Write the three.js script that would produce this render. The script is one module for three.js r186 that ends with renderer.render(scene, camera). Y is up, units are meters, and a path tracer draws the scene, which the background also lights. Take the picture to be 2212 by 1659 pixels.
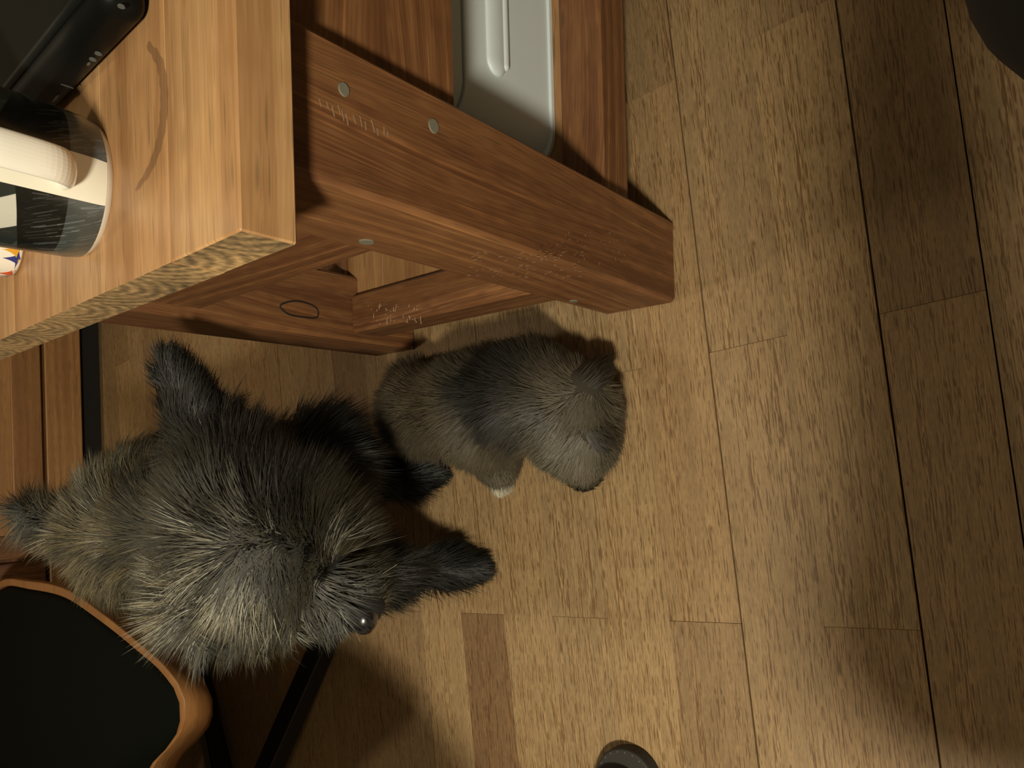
import * as THREE from 'three';
import { mergeGeometries, mergeVertices } from 'three/addons/utils/BufferGeometryUtils.js';
import { RoundedBoxGeometry } from 'three/addons/geometries/RoundedBoxGeometry.js';
import { MarchingCubes } from 'three/addons/objects/MarchingCubes.js';

// ---------------------------------------------------------------- camera (phone held sideways, so the picture lies on its side)
const scene = new THREE.Scene();
scene.background = new THREE.Color(0x050403);
const renderer = new THREE.WebGLRenderer();
renderer.toneMapping = THREE.LinearToneMapping;
renderer.toneMappingExposure = 1.72;
renderer.shadowMap.enabled = true;
const W = 2212, H = 1659, FPX = 1485.62, PX = 1097.69, PY = 989.94, CAMY = 0.7244;
const pitch = 0.871231, roll = -0.027155;
const fwd = new THREE.Vector3(0, -Math.sin(pitch), -Math.cos(pitch));
const up0 = new THREE.Vector3(0, Math.cos(pitch), -Math.sin(pitch));
const side = new THREE.Vector3(Math.cos(roll), 0, 0).addScaledVector(up0, Math.sin(roll));
const camera = new THREE.PerspectiveCamera(2 * Math.atan(H / 2 / FPX) * 180 / Math.PI, W / H, 0.02, 30);
camera.position.set(0, CAMY, 0);
camera.up.copy(side);
camera.lookAt(camera.position.clone().add(fwd));
camera.setViewOffset(W, H, W / 2 - PX, H / 2 - PY, W, H);
// a pixel gives a direction; the point is where it meets the plane axis = value
const upc = up0.clone().multiplyScalar(Math.cos(roll)).addScaledVector(new THREE.Vector3(1, 0, 0), -Math.sin(roll));
function at(px, py, axis, value) {
  const d = fwd.clone().addScaledVector(upc, -(px - PX) / FPX).addScaledVector(side, -(py - PY) / FPX);
  const t = (value - camera.position[axis]) / d[axis];
  return camera.position.clone().addScaledVector(d, t);
}

// ---------------------------------------------------------------- light: one globe floor lamp behind the photographer's left shoulder
const LAMP = new THREE.Vector3(-0.48, 1.22, 0.24);
const lampLight = new THREE.PointLight(new THREE.Color(1.0, 0.91, 0.72), 3.6, 0, 2);
lampLight.position.copy(LAMP);
lampLight.castShadow = true;
lampLight.shadow.radius = 3;
lampLight.name = 'floor_lamp_light';
scene.add(lampLight);
const FILL_AT = new THREE.Vector3(-0.12, 1.78, -1.62);                       // a weaker unseen lamp, added to brighten the far end of the room
const fillLight = new THREE.PointLight(new THREE.Color(1.0, 0.84, 0.58), 1.0, 0, 2);
fillLight.position.copy(FILL_AT); fillLight.castShadow = true; fillLight.shadow.radius = 4; fillLight.name = 'added_fill_light'; scene.add(fillLight);

// ---------------------------------------------------------------- helpers
function rng(seed) { let s = seed >>> 0; return () => { s = (s + 0x6D2B79F5) >>> 0; let t = Math.imul(s ^ (s >>> 15), 1 | s); t = (t + Math.imul(t ^ (t >>> 7), 61 | t)) ^ t; return ((t ^ (t >>> 14)) >>> 0) / 4294967296; }; }
const V = (x, y, z) => new THREE.Vector3(x, y, z);
const lerp = (a, b, t) => a + (b - a) * t, clamp = (x, a = 0, b = 1) => Math.min(b, Math.max(a, x)), sm = (a, b, x) => { const t = clamp((x - a) / (b - a)); return t * t * (3 - 2 * t); };
const taken = new Map();
function numbered(n) { const k = (taken.get(n) ?? -1) + 1; taken.set(n, k); return k ? n + '_' + String(k).padStart(3, '0') : n; }
function shade(o) { o.traverse(m => { if (m.isMesh) { m.castShadow = true; m.receiveShadow = true; } }); return o; }
function thing(name, label, category, [x, y, z] = [0, 0, 0], turn = 0, group) {
  const o = new THREE.Group(); o.name = numbered(name); o.position.set(x, y, z); o.rotation.y = turn;
  o.userData = { label, category }; if (group) o.userData.group = group; scene.add(o); return o;
}
function structure(name, geometry, m) { const o = new THREE.Mesh(geometry, m); o.name = numbered(name); o.userData.kind = 'structure'; scene.add(o); return o; }
function part(name, geometry, m, parent, label) { const o = new THREE.Mesh(geometry, m); o.name = name; if (label) o.userData.label = label; parent.add(o); return o; }

// value noise on a wrapping lattice
function noise2(seed) {
  const r = rng(seed), T = new Float32Array(4096); for (let i = 0; i < 4096; i++) T[i] = r();
  return (x, y, px, py) => {
    const xi = Math.floor(x), yi = Math.floor(y); let fx = x - xi, fy = y - yi; fx = fx * fx * (3 - 2 * fx); fy = fy * fy * (3 - 2 * fy);
    const x0 = ((xi % px) + px) % px, x1 = (x0 + 1) % px, y0 = ((yi % py) + py) % py, y1 = (y0 + 1) % py;
    const h = (a, b) => T[(a * 157 + b * 1013 + ((a * b) & 255) * 7) & 4095];
    const a = h(x0, y0), b = h(x1, y0), c = h(x0, y1), d = h(x1, y1);
    return a + (b - a) * fx + (c - a) * fy + (a - b - c + d) * fx * fy;
  };
}
const n3t = (() => { const r = rng(77), T = new Float32Array(8192); for (let i = 0; i < 8192; i++) T[i] = r() * 2 - 1; return T; })();
function noise3(x, y, z) {
  const xi = Math.floor(x), yi = Math.floor(y), zi = Math.floor(z); let fx = x - xi, fy = y - yi, fz = z - zi;
  fx = fx * fx * (3 - 2 * fx); fy = fy * fy * (3 - 2 * fy); fz = fz * fz * (3 - 2 * fz);
  const h = (a, b, c) => n3t[(Math.imul(a, 73856093) ^ Math.imul(b, 19349663) ^ Math.imul(c, 83492791)) & 8191];
  const l = (z) => lerp(lerp(h(xi, yi, z), h(xi + 1, yi, z), fx), lerp(h(xi, yi + 1, z), h(xi + 1, yi + 1, z), fx), fy);
  return lerp(l(zi), l(zi + 1), fz);
}
function dataTexture(w, h, fn, srgb) {
  const d = new Uint8Array(w * h * 4);
  for (let j = 0; j < h; j++) for (let i = 0; i < w; i++) { const c = fn(i / w, j / h), k = (j * w + i) * 4; for (let q = 0; q < 3; q++) d[k + q] = clamp(c[q]) * 255; d[k + 3] = 255; }
  const t = new THREE.DataTexture(d, w, h); t.wrapS = t.wrapT = THREE.RepeatWrapping; t.magFilter = THREE.LinearFilter; t.minFilter = THREE.LinearMipmapLinearFilter; t.generateMipmaps = true;
  if (srgb) t.colorSpace = THREE.SRGBColorSpace; t.needsUpdate = true; return t;
}
// wood grain: u runs along the grain. A texture covers 0.8 m by 0.3 m.
const TU = 0.8, TV = 0.3;
function oakTextures() {
  const n = noise2(11), m = noise2(12), q = noise2(13);
  const height = (u, v) => {
    const wob = n(u * 3, v * 8, 3, 8) - 0.5;
    const vv = v + wob * 0.02;
    const pore = m(u * 64, vv * 460, 64, 460), fine = q(u * 150, vv * 505, 150, 505), band = n(u * 2, vv * 30, 2, 30), streak = m(u * 22, vv * 330, 22, 330);
    const fleck = q(u * 60, v * 80, 60, 80), lump = m(u * 200, v * 190, 200, 190);
    return { pore: sm(0.46, 0.74, pore * 0.38 + fine * 0.28 + streak * 0.34 + (band - 0.5) * 0.22), fine, band, fleck, lump, streak };
  };
  const map = dataTexture(2048, 1024, (u, v) => {
    const h = height(u, v), tone = 0.90 + 0.14 * (h.band - 0.5) + 0.14 * (h.fine - 0.5) + 0.03 * (h.fleck - 0.5) + 0.06 * (h.lump - 0.5) + 0.14 * (h.streak - 0.5), p = h.pore;
    return [tone * 0.835 * (1 - 0.36 * p), tone * 0.705 * (1 - 0.41 * p), tone * 0.525 * (1 - 0.47 * p)];
  }, true);
  const bump = dataTexture(1024, 512, (u, v) => { const h = height(u, v), k = 0.7 - 0.6 * h.pore + 0.25 * (h.fine - 0.5); return [k, k, k]; });
  return { map, bump };
}
function teakTextures(seed, dark, light, contrast, lines) {
  const n = noise2(seed), m = noise2(seed + 1), q = noise2(seed + 2);
  const f = (u, v) => {
    const wob = (n(u * 2, v * 5, 2, 5) - 0.5) * 0.10 + (m(u * 5, v * 12, 5, 12) - 0.5) * 0.015;
    const vv = v + wob, ring = n(u * 1, vv * 34, 1, 34), ring2 = q(u * 2, vv * 90, 2, 90), fib = m(u * 26, vv * 260, 26, 260), spot = q(u * 60, v * 60, 60, 60);
    const line = sm(0.70, 0.9, q(u * 3, vv * 110, 3, 110));
    return { k: clamp(0.5 + (ring - 0.5) * contrast + (ring2 - 0.5) * contrast * 0.55 + (fib - 0.5) * 0.5 + (spot - 0.5) * 0.22 + (n(u * 3, v * 7, 3, 7) - 0.5) * 0.5), line: line * lines * (0.5 + spot), fib, pore: sm(0.66, 0.86, fib * 0.6 + ring2 * 0.4) };
  };
  const map = dataTexture(1024, 1024, (u, v) => { const r = f(u, v), c = [0, 1, 2].map(i => lerp(dark[i], light[i], r.k)); return c.map((x, i) => x * (1 - 0.22 * r.pore) + r.line * [0.26, 0.20, 0.14][i]); }, true);
  const bump = dataTexture(512, 512, (u, v) => { const r = f(u, v), k = 0.6 + 0.4 * (r.fib - 0.5) - 0.3 * r.pore; return [k, k, k]; });
  return { map, bump };
}
const oak = oakTextures();
const teakDark = teakTextures(31, [0.42, 0.275, 0.17], [0.62, 0.455, 0.295], 0.55, 0.3);
const teakPale = teakTextures(51, [0.66, 0.50, 0.34], [0.82, 0.665, 0.48], 0.6, 0.0);
function wood(tex, color, rough, bumpMetres) { return new THREE.MeshStandardMaterial({ map: tex.map, bumpMap: tex.bump, bumpScale: bumpMetres, color: new THREE.Color().setRGB(...color), roughness: rough }); }
const oakTones = [[0.62, 0.61, 0.57], [0.57, 0.55, 0.51], [0.66, 0.64, 0.58], [0.50, 0.47, 0.43], [0.60, 0.56, 0.50], [0.40, 0.34, 0.29]].map(c => wood(oak, c, 0.50, 0.00025));
const MT = {
  leg: wood(teakDark, [0.72, 0.65, 0.57], 0.55, 0.0006),
  top: wood(teakPale, [0.80, 0.77, 0.72], 0.42, 0.0003), top2: wood(teakPale, [0.74, 0.67, 0.60], 0.45, 0.0003), shelf: wood(teakPale, [0.62, 0.55, 0.45], 0.6, 0.0005), shelf2: wood(teakPale, [0.54, 0.46, 0.36], 0.6, 0.0005),
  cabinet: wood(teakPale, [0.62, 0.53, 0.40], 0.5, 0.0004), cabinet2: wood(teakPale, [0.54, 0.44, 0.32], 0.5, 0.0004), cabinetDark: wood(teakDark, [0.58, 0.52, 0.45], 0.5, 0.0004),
};
// end grain: arcs of growth rings round a heart that lies off the board
function endGrain() {
  const n = noise2(71), m = noise2(72);
  return dataTexture(1024, 256, (u, v) => {
    const x = u * TU, y = v * TV, k = Math.round(x / 0.09 - 0.3), cx = k * 0.09 + 0.03, cy = 0.04, r = Math.hypot(x - cx, (y - cy) * 1.1) + (n(u * 9, v * 6, 9, 6) - 0.5) * 0.012;
    const ring = 0.5 + 0.5 * Math.sin(r * 620 + 3 * m(u * 5, v * 4, 5, 4)), g = m(u * 300, v * 120, 300, 120), t = 0.56 + 0.16 * (ring - 0.5) + 0.22 * (g - 0.5) + 0.22 * (n(u * 12, v * 8, 12, 8) - 0.5);
    return [t * 1.08, t * 0.91, t * 0.66];
  }, true);
}
const MEND = new THREE.MeshStandardMaterial({ map: endGrain(), roughness: 0.7, color: new THREE.Color().setRGB(0.85, 0.80, 0.70) });

// a box with chamfered edges whose uv lie in metres along the grain
function plankBox(x0, x1, y0, y1, z0, z1, grain = 'x', c = 0.002, seed = 1, endGroup = false) {
  const r = rng(seed * 7919 + 13), ou = r(), ov = r(), g = 'xyz'.indexOf(grain), ctr = [(x0 + x1) / 2, (y0 + y1) / 2, (z0 + z1) / 2], h = [(x1 - x0) / 2, (y1 - y0) / 2, (z1 - z0) / 2];
  const body = { p: [], n: [], t: [] }, ends = { p: [], n: [], t: [] };
  const poly = (pts, ax) => {
    const a = V(...pts[0]), b = V(...pts[1]), d = V(...pts[2]), nn = b.clone().sub(a).cross(d.clone().sub(a)).normalize(), mid = pts.reduce((s, q) => s.add(V(...q)), V(0, 0, 0));
    if (nn.dot(mid) < 0) { pts = pts.slice().reverse(); nn.negate(); }
    const out = endGroup && ax === g ? ends : body;
    const other = [0, 1, 2].filter(i => i !== g), uvOf = q => {
      const w = [q[0] + ctr[0], q[1] + ctr[1], q[2] + ctr[2]];
      if (ax === g) return endGroup ? [w[other[1] === 1 ? other[0] : other[1]] / TU, (w[1] - y0) / TV] : [w[other[0]] / TU * 0.3 + ou, w[other[1]] / TV + ov];
      const acr = other.find(i => i !== ax); return [w[g] / TU + ou, w[acr] / TV + ov + (ax === 1 ? 0 : 0.37 * (ax + 1))];
    };
    for (let i = 1; i + 1 < pts.length; i++) for (const q of [pts[0], pts[i], pts[i + 1]]) { out.p.push(q[0] + ctr[0], q[1] + ctr[1], q[2] + ctr[2]); out.n.push(nn.x, nn.y, nn.z); out.t.push(...uvOf(q)); }
  };
  const P = (a, va, b, vb, d, vd) => { const q = [0, 0, 0]; q[a] = va; q[b] = vb; q[d] = vd; return q; };
  for (let a = 0; a < 3; a++) {
    const b = (a + 1) % 3, d = (a + 2) % 3, i = k => h[k] - c;
    for (const s of [-1, 1]) poly([P(a, s * h[a], b, -i(b), d, -i(d)), P(a, s * h[a], b, i(b), d, -i(d)), P(a, s * h[a], b, i(b), d, i(d)), P(a, s * h[a], b, -i(b), d, i(d))], a);
    for (const s of [-1, 1]) for (const t of [-1, 1]) poly([P(a, s * h[a], b, t * i(b), d, -i(d)), P(a, s * h[a], b, t * i(b), d, i(d)), P(a, s * i(a), b, t * h[b], d, i(d)), P(a, s * i(a), b, t * h[b], d, -i(d))], a === g ? b : a);
  }
  for (const s of [-1, 1]) for (const t of [-1, 1]) for (const w of [-1, 1]) poly([[s * h[0], t * (h[1] - c), w * (h[2] - c)], [s * (h[0] - c), t * h[1], w * (h[2] - c)], [s * (h[0] - c), t * (h[1] - c), w * h[2]]], (g + 1) % 3);
  const geo = new THREE.BufferGeometry(), join = k => new Float32Array(body[k].concat(ends[k]));
  geo.setAttribute('position', new THREE.BufferAttribute(join('p'), 3)); geo.setAttribute('normal', new THREE.BufferAttribute(join('n'), 3)); geo.setAttribute('uv', new THREE.BufferAttribute(join('t'), 2));
  if (endGroup) { geo.addGroup(0, body.p.length / 3, 0); geo.addGroup(body.p.length / 3, ends.p.length / 3, 1); }
  return geo;
}

// ---------------------------------------------------------------- the room
const plaster = new THREE.MeshStandardMaterial({ color: new THREE.Color().setRGB(0.30, 0.27, 0.21), roughness: 0.95 });
const RX0 = -2.3, RX1 = 2.0, RZ0 = -2.5, RZ1 = 2.0, RY = 2.45, TH = 0.12;
const box = (x0, x1, y0, y1, z0, z1) => { const g = new THREE.BoxGeometry(x1 - x0, y1 - y0, z1 - z0); g.translate((x0 + x1) / 2, (y0 + y1) / 2, (z0 + z1) / 2); return g; };
structure('wall_back', box(RX0 - TH, RX1 + TH, -0.2, RY, RZ0 - TH, RZ0), plaster);
structure('wall_front', box(RX0 - TH, RX1 + TH, -0.2, RY, RZ1, RZ1 + TH), plaster);
structure('wall_left', box(RX0 - TH, RX0, -0.2, RY, RZ0, RZ1), plaster);
structure('wall_right', box(RX1, RX1 + TH, -0.2, RY, RZ0, RZ1), plaster);
structure('ceiling', box(RX0 - TH, RX1 + TH, RY, RY + TH, RZ0 - TH, RZ1 + TH), plaster);
const screed = new THREE.MeshStandardMaterial({ color: new THREE.Color().setRGB(0.012, 0.009, 0.006), roughness: 1 });
const floor = structure('floor', box(RX0, RX1, -0.2, -0.012, RZ0, RZ1), screed);
floor.userData.label = 'oak strip floor laid in half bond';
{ // strips 85 mm wide and 0.61 m long in half bond, turned a little against the table
  const yaw = -0.096438, dir = V(Math.cos(yaw), 0, Math.sin(yaw)), nrm = V(-Math.sin(yaw), 0, Math.cos(yaw)), bw = 0.0847, c1 = -0.728, len = 0.612, r = rng(5);
  const rot = -yaw;
  const t0 = V(-0.1925, 0, -0.37).dot(dir);                                  // an end joint in row 4
  const shapes = {};
  const strip = (w, ga, gb, k) => { const key = [w.toFixed(4), ga, gb, k].join(); return shapes[key] ??= plankBox(-w / 2, w / 2, -0.012, 0, -bw / 2 + ga, bw / 2 - gb, 'x', 0.00018, 100 + k * 3); };
  const gapAt = line => line === 5 || line === 7 ? 0.0009 : line === 8 ? 0.0006 : ((line % 2) + 2) % 2 ? 0.0003 : 0.00004;
  const fixed = { '0,-1': 5, '4,-1': 3, '4,0': 4, '6,-1': 4, '5,0': 1, '5,-1': 1, '6,0': 2, '3,-1': 2, '2,-1': 0, '1,-1': 2, '0,0': 2, '7,-1': 4, '7,0': 3, '2,0': 0, '1,0': 2, '3,0': 0, '8,0': 1, '8,-1': 3 };
  const rest = [];
  let count = 0;
  const items = [];
  for (let row = -21; row < 33; row++) for (let k = -5; k < 5; k++) {
    const odd = ((row % 2) + 2) % 2, s = c1 + (row + 0.5) * bw, t = t0 + (k + 0.5) * len + (odd ? len / 2 - 0.01 : 0);
    const c = dir.clone().multiplyScalar(t).addScaledVector(nrm, s);
    // keep it inside the walls: trim the strips that would run through
    if (c.z - 0.075 < RZ0 || c.z + 0.075 > RZ1) continue;
    let a = t - len / 2 + 0.00015, b = t + len / 2 - 0.00015;
    const xa = p => p * dir.x + s * nrm.x, inv = x => (x - s * nrm.x) / dir.x;
    if (xa(a) < RX0 + 0.005) a = inv(RX0 + 0.005); if (xa(b) > RX1 - 0.005) b = inv(RX1 - 0.005);
    if (b - a < 0.03) continue;
    items.push({ row, k, a, b, s, d: Math.hypot(c.x, c.z + 0.7) + (c.z > 0.2 ? 10 : 0) });
  }
  items.sort((p, q) => p.d - q.d);
  for (const it of items) {
    const ga = gapAt(it.row), gb = gapAt(it.row + 1), w = it.b - it.a, tone = fixed[it.row + ',' + it.k] ?? Math.floor(r() * 5.2), v = Math.floor(r() * 8);
    const c = dir.clone().multiplyScalar((it.a + it.b) / 2).addScaledVector(nrm, it.s);
    const dy = (r() - 0.5) * 0.0005;
    if (count < 290) { const m = part('plank', strip(w, ga, gb, v), oakTones[tone], floor); m.position.set(c.x, dy, c.z); m.rotation.y = rot; }
    else rest.push(strip(w, ga, gb, v).clone().rotateY(rot).translate(c.x, dy, c.z));
    count++;
  }
  if (rest.length) { const m = part('plank_field', mergeGeometries(rest), oakTones[1], floor); m.userData.kind = 'stuff'; }
}

// ---------------------------------------------------------------- the low teak table
const TOP = 0.54;
{
  const t = thing('coffee_table', 'chunky teak coffee table with square legs and a lower shelf', 'table', [0, 0, 0]);
  const X0 = 0.172, X1 = 1.00, Z0 = -0.3535, Z1 = -0.8835, L = 0.093, U = TOP - 0.034;
  let seed = 1;
  const legAt = (x, z) => part('leg', plankBox(x, x + L, 0, U, z - L, z, 'y', 0.004, seed++), MT.leg, t);
  const l1 = legAt(X0, Z0), l2 = legAt(X0, Z1 + L), l3 = legAt(X1 - L, Z0), l4 = legAt(X1 - L, Z1 + L);
  // top: boards running along the length, their ends bare
  const zs = [-0.3317, -0.412, -0.512, -0.617, -0.715, -0.815, -0.9055];
  for (let i = 0; i < 6; i++) part('board', plankBox(0.1213, 1.05, U, TOP + (i % 2 ? -0.0002 : 0), zs[i + 1] + 0.0001, zs[i], 'x', i === 0 ? 0.0012 : 0.0003, 20 + i, true), [i % 2 ? MT.top2 : MT.top, MEND], t);
  { // dark ring left by a wet pot
    const pts = [[318, 95], [345, 140], [354, 210], [347, 290], [325, 360], [292, 412]].map(([x, y]) => at(x, y, 'y', TOP + 0.0003)), cv = new THREE.CatmullRomCurve3(pts), n = 40, pos = [], idx = [];
    for (let i = 0; i <= n; i++) { const p = cv.getPoint(i / n), d = cv.getTangent(i / n), w = 0.0052 * Math.sin(Math.PI * (0.12 + 0.8 * i / n)) + 0.0006 * Math.sin(i * 1.7), x = V(d.z, 0, -d.x); pos.push(p.x - x.x * w, p.y, p.z - x.z * w, p.x + x.x * w, p.y, p.z + x.z * w); if (i < n) { const a = i * 2; idx.push(a, a + 1, a + 2, a + 1, a + 3, a + 2); } }
    const g = new THREE.BufferGeometry(); g.setAttribute('position', new THREE.Float32BufferAttribute(pos, 3)); g.setIndex(idx); g.computeVertexNormals();
    part('stain', g, new THREE.MeshStandardMaterial({ color: new THREE.Color().setRGB(0.22, 0.12, 0.06), transparent: true, opacity: 0.38, roughness: 0.5, side: THREE.DoubleSide }), t, 'curved brown ring stain');
  }
  // aprons under the top, rails near the floor
  const ra = (name, a, m) => part(name, plankBox(...a, seed++), m, t);
  ra('apron', [X0 + L, X1 - L, 0.334, U, -0.397, -0.372, 'x', 0.0025], MT.leg);
  ra('apron', [X0 + L, X1 - L, 0.334, U, -0.865, -0.840, 'x', 0.0025], MT.leg);
  ra('apron', [0.184, 0.209, 0.337, U, Z1 + L, Z0 - L, 'z', 0.0025], MT.leg);
  ra('apron', [0.963, 0.988, 0.337, U, Z1 + L, Z0 - L, 'z', 0.0025], MT.leg);
  ra('rail', [X0 + L, X1 - L, 0.066, 0.117, -0.425, -0.373, 'x', 0.003], MT.leg);
  ra('rail', [X0 + L, X1 - L, 0.066, 0.117, -0.864, -0.812, 'x', 0.003], MT.leg);
  ra('rail', [0.183, 0.236, 0.068, 0.120, Z1 + L, Z0 - L, 'z', 0.003], MT.leg);
  ra('rail', [0.936, 0.989, 0.068, 0.120, Z1 + L, Z0 - L, 'z', 0.003], MT.leg);
  // shelf boards lie between the rails
  for (let i = 0; i < 5; i++) { const a = -0.4255 - i * 0.0773; part('shelf_board', plankBox(0.2365, 0.9355, 0.090, 0.108, a - 0.0768, a, 'x', 0.001, 60 + i), i % 2 ? MT.shelf2 : MT.shelf, t); }
  // dowel plugs, pale against the teak, standing a hair proud
  const plugM = new THREE.MeshStandardMaterial({ color: new THREE.Color().setRGB(0.14, 0.128, 0.09), roughness: 0.9 });
  const plugG = new THREE.CylinderGeometry(0.0050, 0.0054, 0.0009, 11);
  const plug = (leg, p, facing, s = 1) => { const m = part('dowel_plug', plugG, plugM, leg, 'pale round dowel plug'); m.position.copy(p); m.scale.set(s, 1, s * 0.92); if (facing === 'z') m.rotation.x = Math.PI / 2; if (facing === 'x') m.rotation.z = Math.PI / 2; };
  plug(l1, at(743, 193, 'z', Z0 + 0.0005), 'z', 0.85); plug(l1, at(937, 272, 'z', Z0 + 0.0005), 'z'); plug(l1, at(1361, 463, 'z', Z0 - 0.001), 'z', 0.7); plug(l1, at(1290, 548, 'z', Z0 - 0.001), 'z', 0.6);
  plug(l1, at(792, 523, 'x', X0 - 0.0005), 'x', 1.2); plug(l1, at(1239, 651, 'x', X0 - 0.0005), 'x');
  // knot in the rear leg: a dark ring round a paler heart
  const kc = at(643, 668, 'z', Z1 + L + 0.0004), knotM = new THREE.MeshStandardMaterial({ color: new THREE.Color().setRGB(0.012, 0.008, 0.005), roughness: 0.8 });
  const crv = new THREE.CatmullRomCurve3([[0, 0.026], [0.008, 0.012], [0.0105, -0.008], [0.005, -0.03], [-0.006, -0.03], [-0.0095, -0.004], [-0.008, 0.016]].map(([x, y]) => V(x, y, 0)), true);
  const kn = part('knot', new THREE.TubeGeometry(crv, 40, 0.0011, 5, true), knotM, l2, 'dark crack round a knot'); kn.position.copy(kc);
  // pale scratches where the surface has been chewed and knocked
  const sg = [], r = rng(9);
  const scratch = (p, w, h, ax, tilt) => { const g = new THREE.BoxGeometry(w, h, 0.0003); g.rotateZ(tilt); if (ax === 'x') g.rotateY(Math.PI / 2); if (ax === 'y') g.rotateX(Math.PI / 2); g.translate(p.x, p.y, p.z); sg.push(g); };
  const marks = [[692, 222, 12], [708, 228, 11], [720, 240, 16], [733, 237, 14], [741, 250, 16], [750, 258, 18], [766, 258, 14], [780, 262, 16], [790, 272, 14], [806, 272, 20], [816, 285, 12], [830, 283, 14], [838, 290, 10]];
  for (const [x, y, h] of marks) scratch(at(x, y, 'z', Z0 + 0.0001), h * 0.0004, 0.0006 + r() * 0.0004, 'z', 0.15 + (r() - 0.5) * 0.5);
  for (let i = 0; i < 70; i++) scratch(at(1000 + r() * 260, 560 + (r() - 0.3) * 60 + 0, 'x', X0 - 0.0001), 0.0012 + r() * 0.003, 0.0005, 'x', (r() - 0.5) * 0.8);
  for (let i = 0; i < 34; i++) scratch(at(1180 + r() * 170, 500 + r() * 70, 'z', Z0 + 0.0001), 0.0006 + r() * 0.0018, 0.0007, 'z', (r() - 0.5) * 2);
  const sc = part('scratches', mergeGeometries(sg.filter(g => { g.computeBoundingBox(); const b = g.boundingBox; return b.max.x > X0 - 0.002 && b.min.x < X0 + L - 0.006 && b.max.z > Z0 - L + 0.006; })), new THREE.MeshStandardMaterial({ color: new THREE.Color().setRGB(0.22, 0.14, 0.08), roughness: 0.9 }), l1); sc.userData.kind = 'stuff';
  const sr = [], put = (px, py, len) => { const p = at(px, py, 'y', 0.1201), g = new THREE.BoxGeometry(len, 0.0003, 0.0008); g.translate(p.x, p.y, p.z); sr.push(g); };
  for (let i = 0; i < 40; i++) put(790 + r() * 120, 655 + r() * 45, 0.001 + r() * r() * 0.007);
  const s2 = part('scratches', mergeGeometries(sr), new THREE.MeshStandardMaterial({ color: new THREE.Color().setRGB(0.45, 0.33, 0.22), roughness: 0.9 }), t.children.filter(c => c.name === 'rail')[2]); s2.userData.kind = 'stuff';
}

// ---------------------------------------------------------------- white plastic box on the shelf
{
  const t = thing('storage_box', 'white plastic storage box with rounded corners on the table shelf', 'box', [0, 0.108, 0]);
  const white = new THREE.MeshStandardMaterial({ color: new THREE.Color().setRGB(0.63, 0.70, 0.72), roughness: 0.42 });
  const bx0 = 0.322, bx1 = 0.80, bz0 = -0.441, bz1 = -0.795, R = 0.034, hgt = 0.205;
  const outline = (gx, rad) => { const s = new THREE.Shape(), a = bx0 - gx, b = bx1 + gx, c = bz1 - gx, d = bz0 + gx; s.moveTo(a + rad, -d); s.lineTo(b - rad, -d); s.absarc(b - rad, -d + rad, rad, -Math.PI / 2, 0); s.lineTo(b, -c - rad); s.absarc(b - rad, -c - rad, rad, 0, Math.PI / 2); s.lineTo(a + rad, -c); s.absarc(a + rad, -c - rad, rad, Math.PI / 2, Math.PI); s.lineTo(a, -d + rad); s.absarc(a + rad, -d + rad, rad, Math.PI, Math.PI * 1.5); return s; };
  const slab = (gx, rad, y0, y1, bev) => { const g = new THREE.ExtrudeGeometry(outline(gx - bev, rad), { depth: y1 - y0 - 2 * bev, bevelEnabled: bev > 0, bevelSize: bev, bevelThickness: bev, bevelSegments: 3, curveSegments: 10 }); g.rotateX(-Math.PI / 2); g.translate(0, y0 + bev, 0); return g; };
  part('body', slab(0, R, 0.004, 0.140, 0.0015), white, t);
  part('rim', slab(0.0030, R, 0.0, 0.0065, 0.0014), white, t);
  part('upper_step', slab(-0.0022, R, 0.1405, hgt, 0.0015), white, t);
  const bar = new THREE.CapsuleGeometry(0.0135, 0.24, 6, 16); bar.scale(1, 1, 0.35); bar.rotateZ(Math.PI / 2);
  const h = part('grip', bar, white, t, 'raised long rounded grip'); const gp = at(1080, 158, 'z', bz0); h.position.set(gp.x + 0.128, gp.y - 0.108 + 0.006, bz0 + 0.0005);
  const lip = new THREE.CapsuleGeometry(0.0045, 0.24, 6, 12); lip.scale(1, 1, 0.8); lip.rotateZ(Math.PI / 2);
  const l = part('grip_edge', lip, white, t); l.position.set(gp.x + 0.128, gp.y - 0.108 - 0.006, bz0 + 0.0025);
}

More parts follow.
